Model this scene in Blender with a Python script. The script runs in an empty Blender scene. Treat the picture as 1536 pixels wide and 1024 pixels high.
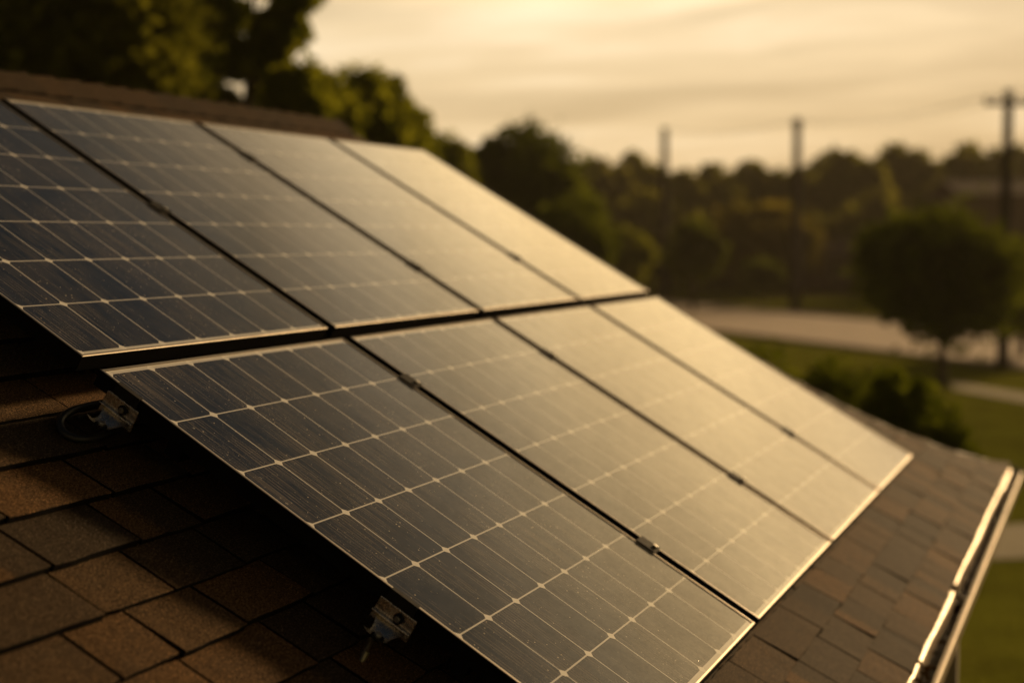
import bpy, math, random
import numpy as np
from mathutils import Matrix, Vector

R = math.radians
random.seed(7)
rng = np.random.default_rng(11)
S = bpy.context.scene
COL = S.collection

# ------------------------------------------------------------------ camera
F_PX = 2150.3                                   # focal length in pixels of the 1536 px wide photo
YAW, PITCH = R(22.8546), R(-4.201)
CAM = Vector((-2.5053, -2.0260, 0.2897))
TH = R(30.2003)                                 # roof pitch; roof frame: u along the eave, v down the slope, h off the glass plane
cam_d = bpy.data.cameras.new('camera')
cam = bpy.data.objects.new('camera', cam_d)
COL.objects.link(cam)
cam.location = CAM
cam.rotation_euler = (R(90) + PITCH, 0, YAW - R(90))
cam_d.sensor_width = 36
cam_d.lens = 36 * F_PX / 1536
cam_d.clip_start = 0.05
cam_d.clip_end = 3000
cam_d.dof.use_dof = True
cam_d.dof.focus_distance = 3.10
cam_d.dof.aperture_fstop = 1.5
S.camera = cam
S.render.resolution_x, S.render.resolution_y = 1024, 682

# ------------------------------------------------------------------ view, sun, sky
S.view_settings.view_transform = 'Standard'
S.view_settings.look = 'None'
S.view_settings.exposure = 0.0
S.view_settings.gamma = 1.0
SUN_AZ, SUN_EL = R(-15), R(15.5)                    # azimuth from +X (anticlockwise)
sun_dir = Vector((math.cos(SUN_EL) * math.cos(SUN_AZ), math.cos(SUN_EL) * math.sin(SUN_AZ), math.sin(SUN_EL)))
sd = bpy.data.lights.new('sun', 'SUN')
sd.energy = 3.7
sd.angle = R(6)
sd.color = (1.0, 0.66, 0.32)
so = bpy.data.objects.new('sun', sd)
COL.objects.link(so)
so.rotation_euler = sun_dir.to_track_quat('Z', 'Y').to_euler()


class NT:
    """tiny helper to write node trees"""
    def __init__(s, tree):
        s.t = tree
        s.n = tree.nodes
        s.l = tree.links

    def new(s, kind, **kw):
        n = s.n.new(kind)
        for k, v in kw.items():
            setattr(n, k, v)
        return n

    def put(s, sock, v):
        if isinstance(v, bpy.types.NodeSocket):
            s.l.new(v, sock)
        elif isinstance(v, (tuple, list)):
            sock.default_value = (*v, 1.0) if (len(v) == 3 and sock.type == 'RGBA') else v
        else:
            sock.default_value = v

    def math(s, op, a, b=None, c=None, clamp=False):
        n = s.new('ShaderNodeMath', operation=op, use_clamp=clamp)
        for i, v in enumerate((a, b, c)):
            if v is not None:
                s.put(n.inputs[i], v)
        return n.outputs[0]

    def vmath(s, op, a, b=None):
        n = s.new('ShaderNodeVectorMath', operation=op)
        s.put(n.inputs[0], a)
        if b is not None:
            s.put(n.inputs[1], b)
        return n.outputs['Value'] if op in ('DOT_PRODUCT', 'LENGTH') else n.outputs[0]

    def mix(s, f, a, b, mode='MIX'):
        n = s.new('ShaderNodeMix', data_type='RGBA', blend_type=mode)
        s.put(n.inputs[0], f)
        s.put(n.inputs[6], a)
        s.put(n.inputs[7], b)
        return n.outputs[2]

    def noise(s, vec, scale, detail=3, rough=.55, out=0):
        n = s.new('ShaderNodeTexNoise')
        if vec is not None:
            s.put(n.inputs['Vector'], vec)
        n.inputs['Scale'].default_value = scale
        n.inputs['Detail'].default_value = detail
        n.inputs['Roughness'].default_value = rough
        return n.outputs[out]

    def ramp(s, f, stops, interp='LINEAR'):
        n = s.new('ShaderNodeValToRGB')
        cr = n.color_ramp
        cr.interpolation = interp
        while len(cr.elements) < len(stops):
            cr.elements.new(0.5)
        for e, (p, c) in zip(cr.elements, stops):
            e.position = p
            e.color = (*c, 1) if isinstance(c, (tuple, list)) else (c, c, c, 1)
        s.put(n.inputs[0], f)
        return n.outputs[0]

    def scale(s, vec, xyz):
        n = s.new('ShaderNodeMapping')
        s.put(n.inputs[0], vec)
        n.inputs['Scale'].default_value = xyz
        return n.outputs[0]

    def step(s, v, lo, hi):
        n = s.new('ShaderNodeMapRange')
        n.interpolation_type = 'SMOOTHSTEP'
        s.put(n.inputs[0], v)
        n.inputs[1].default_value = lo
        n.inputs[2].default_value = hi
        return n.outputs[0]


W = bpy.data.worlds.new('World')
S.world = W
W.use_nodes = True
w = NT(W.node_tree)
w.n.clear()
tc = w.new('ShaderNodeTexCoord').outputs['Generated']
sky = w.new('ShaderNodeTexSky', sky_type='NISHITA', sun_disc=False)
sky.sun_elevation = SUN_EL
sky.sun_rotation = R(90) - SUN_AZ
sky.altitude = 200
sky.air_density = 1.2
sky.dust_density = 4.0
sky.ozone_density = 1.0
sep = w.new('ShaderNodeSeparateXYZ')
w.put(sep.inputs[0], tc)
z = sep.outputs[2]
# warm veil of thin high cloud lit from behind, brightest low down on the sun's side
veil = w.ramp(w.math('MULTIPLY', w.math('MAXIMUM', z, 0.0), 1.25), [
    (0.00, (.90, .635, .335)), (.10, (.87, .64, .355)), (.19, (.95, .73, .44)), (.27, (1.74, 1.22, .59)), (.36, (1.88, 1.30, .60)), (.44, (1.32, .92, .435)),
    (.50, (.76, .54, .27)), (.565, (.36, .262, .145)), (.61, (.17, .135, .088)), (.68, (.034, .038, .040)), (.76, (.022, .027, .031)), (1.0, (.014, .018, .023))])
GA, GE = R(20), R(21)                            # added sky glow, centred left of the sun to suit the panels' reflections
dt = w.vmath('DOT_PRODUCT', tc, (math.cos(GE) * math.cos(GA), math.cos(GE) * math.sin(GA), math.sin(GE)))
ds_ = w.vmath('DOT_PRODUCT', tc, tuple(sun_dir))
side = w.ramp(w.math('MULTIPLY_ADD', dt, .5, .5), [(0.0, .15), (.50, .21), (.75, .46), (.91, .76), (.953, .86), (.964, .92), (.973, 1.04), (.985, 1.10), (.9963, 1.30)])
core = w.math('POWER', w.math('MAXIMUM', ds_, 0.0), 60.0)
gain = w.math('MULTIPLY_ADD', core, .30, side)
# stretched cloud banks: project the direction on a flat layer
den = w.math('ADD', w.math('MAXIMUM', z, 0.0), 0.11)
cl = w.new('ShaderNodeCombineXYZ')
w.put(cl.inputs[0], w.math('DIVIDE', sep.outputs[0], den))
w.put(cl.inputs[1], w.math('DIVIDE', sep.outputs[1], den))
warp = w.noise(cl.outputs[0], .55, 2, .5, 1)
cvec = w.vmath('ADD', cl.outputs[0], w.vmath('SCALE', warp))
cvec.node.inputs[0].default_value = (0, 0, 0)
sc_n = w.new('ShaderNodeMixRGB')
w.n.remove(sc_n)
w.n.remove(cvec.node)
add = w.vmath('MULTIPLY_ADD', warp)
add.node.inputs[1].default_value = (1.1, 1.1, 1.1)
w.put(add.node.inputs[2], cl.outputs[0])
bank = w.noise(w.scale(add, (1.5, .55, 1)), 1.0, 5, .55)
cloud = w.ramp(bank, [(.32, (.75, .735, .71)), (.45, (.88, .875, .87)), (.52, (1.0, 1.0, 1.0)), (.63, (1.16, 1.21, 1.33))])
veil = w.mix(1.0, veil, cloud, 'MULTIPLY')
vg = w.vmath('SCALE', veil)
w.put(vg.node.inputs['Scale'], w.math('MULTIPLY', gain, 18.0))
tinted = w.mix(1.0, sky.outputs[0], (.10, .086, .070), 'MULTIPLY')
tot = w.vmath('ADD', tinted, vg)
bg = w.new('ShaderNodeBackground')
w.put(bg.inputs[0], tot)
bg.inputs[1].default_value = 0.05
wo = w.new('ShaderNodeOutputWorld')
w.l.new(bg.outputs[0], wo.inputs[0])


# ------------------------------------------------------------------ materials
def mat(name):
    m = bpy.data.materials.new(name)
    m.use_nodes = True
    k = NT(m.node_tree)
    b = m.node_tree.nodes['Principled BSDF']
    return m, k, b


def simple(name, col, rough=.6, metal=0.0, var=.25, scale=6.0, bump=0.0, bscale=60.0, spec=.5):
    m, k, b = mat(name)
    b.inputs['Specular IOR Level'].default_value = spec
    o = k.new('ShaderNodeTexCoord').outputs['Object']
    n = k.noise(o, scale, 4)
    lo = tuple(c * (1 - var) for c in col)
    hi = tuple(min(1, c * (1 + var)) for c in col)
    k.put(b.inputs['Base Color'], k.ramp(n, [(.3, lo), (.7, hi)]))
    k.put(b.inputs['Roughness'], k.math('MULTIPLY_ADD', k.noise(o, scale * 3, 2), .2, rough - .1))
    b.inputs['Metallic'].default_value = metal
    if bump:
        bp = k.new('ShaderNodeBump')
        bp.inputs['Strength'].default_value = bump
        bp.inputs['Distance'].default_value = .01
        k.put(bp.inputs['Height'], k.noise(o, bscale, 3))
        k.put(b.inputs['Normal'], bp.outputs[0])
    return m


def shingle_material():
    m, k, b = mat('asphalt_shingle')
    o = k.new('ShaderNodeTexCoord').outputs['Object']
    at = k.new('ShaderNodeAttribute', attribute_name='tone')
    sp = k.new('ShaderNodeSeparateColor')
    k.put(sp.inputs[0], at.outputs['Color'])
    tone, band = sp.outputs[0], sp.outputs[1]
    uv = k.new('ShaderNodeUVMap', uv_map='tab')
    su = k.new('ShaderNodeSeparateXYZ')
    k.put(su.inputs[0], uv.outputs[0])
    # a blended dark drop of granules over one side of some tabs, with a ragged border
    rag = k.math('MULTIPLY_ADD', k.noise(o, 60, 3), .30, k.math('ADD', su.outputs[0], -.15))
    drop = k.step(k.math('SUBTRACT', rag, band), -.10, .10)
    t2 = k.math('MULTIPLY', tone, k.math('SUBTRACT', 1.0, k.math('MULTIPLY', drop, .75)))
    base = k.ramp(t2, [(0.0, (.030, .0215, .0135)), (.25, (.047, .031, .017)), (.5, (.070, .042, .0195)), (.75, (.096, .052, .021)), (1.0, (.118, .066, .028))])
    patch = k.noise(o, 9, 3)
    base = k.mix(k.math('MULTIPLY', k.step(patch, .42, .72), .35), base, (.048, .036, .024))
    gran = k.noise(o, 300, 3, .75)
    gr2 = k.noise(o, 190, 2, .6)
    g = k.ramp(gran, [(.32, .12), (.48, .8), (.58, 1.8), (.68, 4.8)])
    g2 = k.ramp(gr2, [(.3, .62), (.7, 1.35)])
    col = k.mix(1.0, k.mix(1.0, base, g, 'MULTIPLY'), g2, 'MULTIPLY')
    col = k.mix(sp.outputs[2], col, (.006, .005, .004))  # black cut asphalt edges; the shade under each course is in this colour too
    k.put(b.inputs['Base Color'], col)
    b.inputs['Roughness'].default_value = .80
    b.inputs['Specular IOR Level'].default_value = .07
    bp = k.new('ShaderNodeBump')
    bp.inputs['Strength'].default_value = .55
    bp.inputs['Distance'].default_value = .0022
    k.put(bp.inputs['Height'], k.math('ADD', gran, k.math('MULTIPLY', k.noise(o, 70, 2), .9)))
    k.put(b.inputs['Normal'], bp.outputs[0])
    return m


def cell_material():
    """monocrystalline cells under glass: UV counts the cells (0..7), the margin lies outside"""
    m, k, b = mat('solar_cells')
    o = k.new('ShaderNodeTexCoord').outputs['Object']
    uv = k.new('ShaderNodeUVMap', uv_map='cells')
    s = k.new('ShaderNodeSeparateXYZ')
    k.put(s.inputs[0], uv.outputs[0])
    U, V = s.outputs[0], s.outputs[1]

    def edge(q):
        return k.math('SUBTRACT', .5, k.math('ABSOLUTE', k.math('SUBTRACT', k.math('FRACT', q), .5)))
    dx = k.math('MULTIPLY', edge(U), .146)
    dy = k.math('MULTIPLY', edge(V), .195)
    lx = k.math('SUBTRACT', 1.0, k.step(dx, .0010, .0020))
    ly = k.math('SUBTRACT', 1.0, k.step(dy, .0013, .0023))
    di = k.math('SUBTRACT', 1.0, k.step(k.math('ADD', dx, dy), .0125, .0140))
    out = k.math('MAXIMUM', k.math('MAXIMUM', k.math('MULTIPLY', U, -1.0), k.math('SUBTRACT', U, 7.0)),
                 k.math('MAXIMUM', k.math('MULTIPLY', V, -1.0), k.math('SUBTRACT', V, 7.0)))
    mg = k.math('GREATER_THAN', out, 0.0)
    line = k.math('MAXIMUM', k.math('MULTIPLY', lx, .85), k.math('MAXIMUM', k.math('MULTIPLY', ly, .85), k.math('MAXIMUM', di, k.math('MULTIPLY', mg, .8))))
    # busbar in the middle of a cell and the faint fine fingers beside it
    bb = k.math('SUBTRACT', 1.0, k.step(k.math('ABSOLUTE', k.math('SUBTRACT', k.math('FRACT', U), .36)), .003, .0085))
    broken = k.step(k.noise(k.scale(o, (1, 1, 1)), 42, 2), .46, .60)
    bb = k.math('MULTIPLY', k.math('MULTIPLY', bb, broken), .32)
    fing = k.noise(k.scale(o, (150, 2.2, 1)), 1.0, 3, .65)
    wear = k.noise(o, 3.1, 3)
    so_ = k.new('ShaderNodeSeparateXYZ')
    k.put(so_.inputs[0], o)
    wob = k.math('MULTIPLY', k.noise(k.scale(o, (30, 4, 1)), 1.0, 2), .006)
    comb = k.math('MULTIPLY_ADD', k.math('SINE', k.math('MULTIPLY', k.math('ADD', so_.outputs[0], wob), 6.2832 / .0110)), .5, .5)
    comb = k.math('MULTIPLY', k.math('POWER', comb, 2.0), k.step(k.noise(k.scale(o, (90, 7, 1)), 1.0, 3), .36, .60))
    streak = k.math('MAXIMUM', k.math('MULTIPLY', comb, k.step(wear, .22, .50)), k.math('MULTIPLY', k.step(fing, .48, .68), k.step(wear, .34, .60)))
    cid = k.new('ShaderNodeTexWhiteNoise', noise_dimensions='3D')
    k.put(cid.inputs['Vector'], k.vmath('FLOOR', uv.outputs[0]))
    cell = k.mix(cid.outputs['Value'], (.0035, .0085, .0180), (.0065, .0125, .0235))
    cell = k.mix(k.math('MULTIPLY', streak, .62), cell, (.21, .175, .13))
    col = k.mix(bb, cell, (.42, .38, .32))
    col = k.mix(line, col, (.90, .87, .80))
    # dust film and dried drops on the glass
    dust = k.noise(o, 5.5, 6, .68)
    fine = k.noise(o, 330, 2, .7)
    vo = k.new('ShaderNodeTexVoronoi', feature='F1')
    k.put(vo.inputs['Vector'], o)
    vo.inputs['Scale'].default_value = 46
    vc = k.new('ShaderNodeSeparateColor')
    k.put(vc.inputs[0], vo.outputs['Color'])
    patch = k.step(k.noise(o, 3.6, 2), .47, .62)
    keep = k.math('MULTIPLY', k.math('GREATER_THAN', vc.outputs[0], .72), patch)
    rad = k.math('MULTIPLY_ADD', k.math('POWER', vc.outputs[1], 3.0), .17, .06)
    rel = k.math('DIVIDE', vo.outputs['Distance'], rad)
    drop = k.math('MULTIPLY', k.math('SUBTRACT', 1.0, k.step(rel, .55, 1.0)), keep)
    ring = k.math('MULTIPLY', k.math('MULTIPLY', k.step(rel, .5, .85), k.math('SUBTRACT', 1.0, k.step(rel, .9, 1.15))), keep)
    speck = k.math('MULTIPLY', k.step(fine, .62, .70), k.step(dust, .40, .62))
    v2 = k.new('ShaderNodeTexVoronoi', feature='F1')
    k.put(v2.inputs['Vector'], o)
    v2.inputs['Scale'].default_value = 105
    v2c = k.new('ShaderNodeSeparateColor')
    k.put(v2c.inputs[0], v2.outputs['Color'])
    dot = k.math('SUBTRACT', 1.0, k.step(k.math('DIVIDE', v2.outputs['Distance'], k.math('MULTIPLY_ADD', k.math('POWER', v2c.outputs[1], 2.0), .17, .11)), .6, 1.0))
    dot = k.math('MULTIPLY', k.math('MULTIPLY', dot, k.math('GREATER_THAN', v2c.outputs[0], .74)), k.step(k.noise(o, 7.5, 3), .40, .56))
    film = k.math('ADD', k.math('MULTIPLY', k.step(dust, .30, .75), .012), k.math('ADD', k.math('MULTIPLY', speck, .25), k.math('ADD', k.math('MULTIPLY', dot, .95), k.math('MULTIPLY', ring, .45))))
    col = k.mix(film, col, (.66, .56, .42))
    k.put(b.inputs['Base Color'], col)
    k.put(b.inputs['Coat Roughness'], k.math('MULTIPLY_ADD', k.noise(o, 40, 4, .7), .10, .045))
    k.put(b.inputs['Roughness'], k.math('ADD', k.math('MULTIPLY_ADD', dust, .06, .06), k.math('MULTIPLY', speck, .25)))
    b.inputs['IOR'].default_value = 1.28
    b.inputs['Sheen Weight'].default_value = .0
    b.inputs['Sheen Roughness'].default_value = .35
    b.inputs['Sheen Tint'].default_value = (1.0, .80, .52, 1)
    mott = k.math('ADD', k.math('MULTIPLY', k.step(k.noise(o, 16, 4, .7), .30, .72), .30), k.math('MULTIPLY', k.step(k.noise(o, 120, 3, .75), .34, .66), .26))
    k.put(b.inputs['Coat Weight'], k.math('MULTIPLY_ADD', mott, .9, .66, clamp=True))
    b.inputs['Coat IOR'].default_value = 1.48
    bp = k.new('ShaderNodeBump')
    bp.inputs['Strength'].default_value = .35
    bp.inputs['Distance'].default_value = .0016
    k.put(bp.inputs['Height'], k.math('ADD', k.math('MULTIPLY', drop, 1.6), k.math('MULTIPLY', k.noise(k.scale(o, (60, 6, 1)), 1.0, 2), .10)))
    k.put(b.inputs['Normal'], bp.outputs[0])
    return m


def leaf_material(name, a, bcol, trans=.45):
    m = bpy.data.materials.new(name)
    m.use_nodes = True
    k = NT(m.node_tree)
    k.n.clear()
    at = k.new('ShaderNodeAttribute', attribute_name='tone')
    sp = k.new('ShaderNodeSeparateColor')
    k.put(sp.inputs[0], at.outputs['Color'])
    col = k.ramp(sp.outputs[0], [(0, a), (1, bcol)])
    d = k.new('ShaderNodeBsdfDiffuse')
    t = k.new('ShaderNodeBsdfTranslucent')
    k.put(d.inputs[0], col)
    k.put(t.inputs[0], k.mix(1.0, col, (1.25, 1.1, .55), 'MULTIPLY'))
    mx = k.new('ShaderNodeMixShader')
    mx.inputs[0].default_value = trans
    k.l.new(d.outputs[0], mx.inputs[1])
    k.l.new(t.outputs[0], mx.inputs[2])
    out = k.new('ShaderNodeOutputMaterial')
    k.l.new(mx.outputs[0], out.inputs[0])
    return m


def grass_material():
    m, k, b = mat('lawn_grass')
    o = k.new('ShaderNodeTexCoord').outputs['Object']
    n1 = k.noise(o, .09, 4)
    n2 = k.noise(o, .9, 4, .65)
    n3 = k.noise(o, 14, 3, .7)
    c = k.ramp(n1, [(.3, (.088, .100, .011)), (.55, (.125, .132, .014)), (.72, (.185, .165, .023))])
    c = k.mix(1.0, c, k.ramp(n2, [(.3, .62), (.7, 1.35)]), 'MULTIPLY')
    c = k.mix(1.0, c, k.ramp(n3, [(.3, .6), (.7, 1.4)]), 'MULTIPLY')
    k.put(b.inputs['Base Color'], c)
    b.inputs['Roughness'].default_value = .95
    b.inputs['Specular IOR Level'].default_value = .0
    b.inputs['Sheen Weight'].default_value = .14
    b.inputs['Sheen Roughness'].default_value = .45
    b.inputs['Sheen Tint'].default_value = (.55, .55, .10, 1)
    bp = k.new('ShaderNodeBump')
    bp.inputs['Strength'].default_value = .8
    bp.inputs['Distance'].default_value = .08
    k.put(bp.inputs['Height'], k.math('ADD', n3, k.math('MULTIPLY', n2, 1.5)))
    k.put(b.inputs['Normal'], bp.outputs[0])
    return m


M = {
    'shingle': shingle_material(),
    'cells': cell_material(),
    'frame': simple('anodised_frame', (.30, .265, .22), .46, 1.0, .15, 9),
    'frame_shade': simple('shaded_frame_side', (.006, .0055, .005), .9, .0, .2, 9, spec=.02),  # shade put into the colour: outer frame faces near black, unlike the metal lip
    'clamp': simple('black_clamp', (.014, .013, .012), .75, .0, .3, 40, spec=.12),
    'steel': simple('galvanised_steel', (.72, .67, .60), .27, 1.0, .22, 45, .15, 160),
    'bolt': simple('dull_bolt', (.48, .45, .40), .38, 1.0, .3, 60),
    'cable': simple('black_cable', (.012, .012, .012), .42, 0, .25, 30, .1, 200),
    'felt': simple('dark_underlay', (.016, .014, .012), .95, 0, .3, 8),
    'gutter': simple('painted_gutter', (.42, .34, .24), .46, .3, .25, 7),
    'gutter_in': simple('dirty_gutter', (.10, .082, .060), .55, 0, .5, 12),
    'siding': simple('house_siding', (.22, .18, .14), .8, 0, .12, 3),
    'soffit': simple('soffit_paint', (.34, .29, .23), .7, 0, .1, 3),
    'glass': simple('window_glass', (.02, .022, .025), .08, 0, .2, 2),
    'bark': simple('bark', (.050, .036, .024), .95, 0, .4, 9, .6, 30),
    'pole': simple('weathered_pole_wood', (.020, .015, .010), .95, 0, .3, 5, .4, 40),
    'asphalt': simple('pale_asphalt', (.43, .34, .27), .95, 0, .14, .8, .3, 30),
    'path': simple('worn_path', (.20, .165, .085), .9, 0, .15, 1.2, .2, 30),
    'kerb': simple('concrete_kerb', (.24, .19, .14), .9, 0, .12, 2),
    'farwall': simple('far_wall', (.12, .085, .066), .85, 0, .12, 1),
    'farroof': simple('far_roof', (.10, .065, .042), .9, 0, .2, 2),
    'grass': grass_material(),
    'deadleaf': leaf_material('dry_leaf', (.05, .030, .014), (.17, .10, .045), .25),
    'leaf_dark': leaf_material('dark_leaf', (.046, .066, .006), (.130, .170, .016), .50),
    'leaf_ridge': leaf_material('ridge_leaf', (.066, .080, .013), (.185, .20, .034), .55),
    'leaf_mid': leaf_material('olive_leaf', (.090, .120, .012), (.26, .29, .034), .60),
    'leaf_pale': leaf_material('sunny_leaf', (.090, .095, .014), (.21, .19, .035), .55),
    'leaf_far': leaf_material('far_leaf', (.110, .135, .024), (.25, .26, .050), .54),
}
# ------------------------------------------------------------------ geometry helpers
RX = Matrix.Rotation(TH, 4, 'X')


def P(u, v, h=0.0):
    """roof frame -> world"""
    return RX @ Vector((u, -v, h))


def pix(x, y, depth):
    """photo pixel at a depth along the view axis -> world"""
    fw = Vector((math.cos(PITCH) * math.cos(YAW), math.cos(PITCH) * math.sin(YAW), math.sin(PITCH)))
    rt = fw.cross(Vector((0, 0, 1))).normalized()
    up = rt.cross(fw)
    return CAM + depth * (fw + rt * ((x - 768) / F_PX) - up * ((y - 512) / F_PX))


GZ = -3.65


def gp(x, y):
    """photo pixel on the ground -> world"""
    d = pix(x, y, 1.0) - CAM
    return CAM + d * ((GZ - CAM.z) / d.z)


class MB:
    def __init__(s):
        s.v, s.f, s.mi = [], [], []

    def add(s, vs, fs, mi=0):
        b = len(s.v)
        s.v += [tuple(q) for q in vs]
        s.f += [tuple(i + b for i in f) for f in fs]
        s.mi += [mi] * len(fs)

    def hexa(s, p, mi=0):
        """8 corners: 4 bottom (ccw from above), 4 top"""
        s.add(p, [(3, 2, 1, 0), (4, 5, 6, 7), (0, 1, 5, 4), (1, 2, 6, 5), (2, 3, 7, 6), (3, 0, 4, 7)], mi)

    def box(s, x0, x1, y0, y1, z0, z1, mi=0):
        s.hexa([(x0, y0, z0), (x1, y0, z0), (x1, y1, z0), (x0, y1, z0), (x0, y0, z1), (x1, y0, z1), (x1, y1, z1), (x0, y1, z1)], mi)

    def tube(s, pts, rad, n=10, mi=0, cap=True):
        pts = [Vector(q) for q in pts]
        if not isinstance(rad, (list, tuple)):
            rad = [rad] * len(pts)
        vs, fs = [], []
        prev = None
        for i, q in enumerate(pts):
            t = (pts[min(i + 1, len(pts) - 1)] - pts[max(i - 1, 0)]).normalized()
            if prev is None:
                a = Vector((0, 0, 1)) if abs(t.z) < .9 else Vector((1, 0, 0))
                a = (a - t * a.dot(t)).normalized()
            else:
                a = (prev - t * prev.dot(t)).normalized()
            prev = a
            c = t.cross(a)
            for j in range(n):
                an = 2 * math.pi * j / n
                vs.append(q + (a * math.cos(an) + c * math.sin(an)) * rad[i])
        for i in range(len(pts) - 1):
            for j in range(n):
                fs.append((i * n + j, i * n + (j + 1) % n, (i + 1) * n + (j + 1) % n, (i + 1) * n + j))
        if cap:
            fs.append(tuple(reversed(range(n))))
            fs.append(tuple(range((len(pts) - 1) * n, len(pts) * n)))
        s.add(vs, fs, mi)

    def prism(s, prof, a, b, fn, mi=0, caps=True):
        """closed profile [(p,q)] swept from a to b; fn(t,p,q) gives the point"""
        n = len(prof)
        vs = [fn(a, *q) for q in prof] + [fn(b, *q) for q in prof]
        fs = [(i, (i + 1) % n, n + (i + 1) % n, n + i) for i in range(n)]
        if caps:
            fs += [tuple(reversed(range(n))), tuple(range(n, 2 * n))]
        s.add(vs, fs, mi)

    def build(s, name, m, parent=None, smooth=False, bevel=0.0, seg=2):
        me = bpy.data.meshes.new(name)
        me.from_pydata(s.v, [], s.f)
        for x in (m if isinstance(m, (list, tuple)) else [m]):
            me.materials.append(x)
        me.polygons.foreach_set('material_index', s.mi)
        me.validate()
        import bmesh
        bm = bmesh.new()
        bm.from_mesh(me)
        bmesh.ops.recalc_face_normals(bm, faces=bm.faces)
        bm.to_mesh(me)
        bm.free()
        if smooth:
            me.polygons.foreach_set('use_smooth', [True] * len(me.polygons))
        ob = bpy.data.objects.new(name, me)
        COL.objects.link(ob)
        if parent:
            ob.parent = parent
        if bevel:
            md = ob.modifiers.new('bevel', 'BEVEL')
            md.width = bevel
            md.segments = seg
            md.limit_method = 'ANGLE'
            md.angle_limit = R(40)
        return ob


def tag(o, label=None, cat=None, group=None, kind=None):
    for k_, v_ in (('label', label), ('category', cat), ('group', group), ('kind', kind)):
        if v_:
            o[k_] = v_
    return o


def empty(name, loc, rot=(0, 0, 0)):
    o = bpy.data.objects.new(name, None)
    o.empty_display_size = .1
    COL.objects.link(o)
    o.location = loc
    o.rotation_euler = rot
    return o


def copy_tree(o, parent=None):
    c = o.copy()
    COL.objects.link(c)
    if parent:
        c.parent = parent
    for ch in list(o.children):
        copy_tree(ch, c)
    return c


# ------------------------------------------------------------------ ground, road, paths
g = MB()
NG = 60
xs = np.linspace(-220, 420, NG)
ys = np.linspace(-320, 320, NG)
g.add([(x, y, GZ) for y in ys for x in xs], [(j * NG + i, j * NG + i + 1, (j + 1) * NG + i + 1, (j + 1) * NG + i) for j in range(NG - 1) for i in range(NG - 1)])
tag(g.build('grass_ground', M['grass']), kind='structure')


def strip(name, m, a0, a1, b0, b1, ext0, ext1, zt, kind='structure', n=24):
    """a sheet between the line a0-a1 and the line b0-b1, lengthened at both ends"""
    k = MB()
    a0, a1, b0, b1 = (Vector(q) for q in (a0, a1, b0, b1))
    vs = []
    for i in range(n + 1):
        t = -ext0 + (1 + ext0 + ext1) * i / n
        for p, q in ((a0, a1), (b0, b1)):
            c = p.lerp(q, t)
            vs.append((c.x, c.y, zt))
    k.add(vs, [(2 * i, 2 * i + 1, 2 * i + 3, 2 * i + 2) for i in range(n)])
    return tag(k.build(name, m), kind=kind)


rn0, rn1 = gp(1074, 498), gp(1536, 555)
rf0, rf1 = gp(1040, 456), gp(1517, 498)
strip('road', M['asphalt'], rn0, rn1, rf0, rf1, .9, 1.4, GZ + .006)


def kerb(name, p, q, ext0, ext1, off):
    k = MB()
    p, q = Vector(p), Vector(q)
    d = (q - p)
    nrm = Vector((-d.y, d.x, 0)).normalized() * off
    a, b_ = p - d * ext0, q + d * ext1
    k.hexa([(a.x, a.y, GZ - .02), (b_.x, b_.y, GZ - .02), (b_.x + nrm.x, b_.y + nrm.y, GZ - .02), (a.x + nrm.x, a.y + nrm.y, GZ - .02),
            (a.x, a.y, GZ + .12), (b_.x, b_.y, GZ + .12), (b_.x + nrm.x, b_.y + nrm.y, GZ + .12), (a.x + nrm.x, a.y + nrm.y, GZ + .12)])
    tag(k.build(name, M['kerb']), kind='structure')


kerb('kerb_strip', rn0, rn1, .9, 1.4, -.16)
kerb('kerb_strip', rf0, rf1, .9, 1.4, .16)
strip('footpath', M['path'], gp(1430, 584), gp(1536, 603), gp(1424, 572), gp(1536, 590), .0, 3, GZ + .010)
pa, pb = gp(1488, 840), gp(1536, 838)
qa, qb = gp(1502, 788), gp(1536, 786)
strip('front_path', M['path'], pa, pb, qa, qb, 3.5, 8, GZ + .014)

# ------------------------------------------------------------------ the house and its roof
HR = -.13                                          # roof surface below the glass plane
U0 = -4.2
VR, VE = -1.93, 1.79                               # ridge, eave
rake = [(4.06, VR), (4.30, -1.2), (4.50, -.45), (4.66, .20), (4.78, .60), (4.93, .95), (5.14, 1.24), (5.45, 1.49), (5.86, 1.71), (6.10, VE)]


def rake_u(v):
    for (ua, va), (ub, vb) in zip(rake, rake[1:]):
        if va <= v <= vb:
            return ua + (ub - ua) * (v - va) / (vb - va)
    return rake[-1][0] if v > VE else rake[0][0]


HB = Vector((1.0, 1.2, GZ))
house = tag(empty('house', HB), 'brown shingle roofed house carrying the eight solar panels', 'house')


class HMB(MB):
    """mesh written in world coordinates, stored relative to the house"""
    def build(s, name, m, parent=None, **kw):
        s.v = [(a - HB.x, b_ - HB.y, c - HB.z) for a, b_, c in s.v]
        return MB.build(s, name, m, parent or house, **kw)


# deck under the shingles: both slopes as one solid
yr, zr = P(0, VR, HR - .012).y, P(0, VR, HR - .012).z
dk = HMB()
top = [P(U0, VE, HR - .014), P(U0, VR, HR - .014)] + [P(a, b_, HR - .014) for a, b_ in rake]
n = len(top)
low = [q + Vector((0, 0, -.045)) for q in top]
dk.add(list(top) + list(low), [tuple(range(n)), tuple(reversed(range(n, 2 * n)))] + [(i, n + i, n + (i + 1) % n, (i + 1) % n) for i in range(n)])


def back(p):
    return Vector((p.x, 2 * yr - p.y, p.z))


tb = [back(q) for q in top]
lb = [back(q) for q in low]
dk.add(tb + lb, [tuple(reversed(range(n))), tuple(range(n, 2 * n))] + [(i, (i + 1) % n, n + (i + 1) % n, n + i) for i in range(n)])
roof = dk.build('roof', M['felt'])

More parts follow.
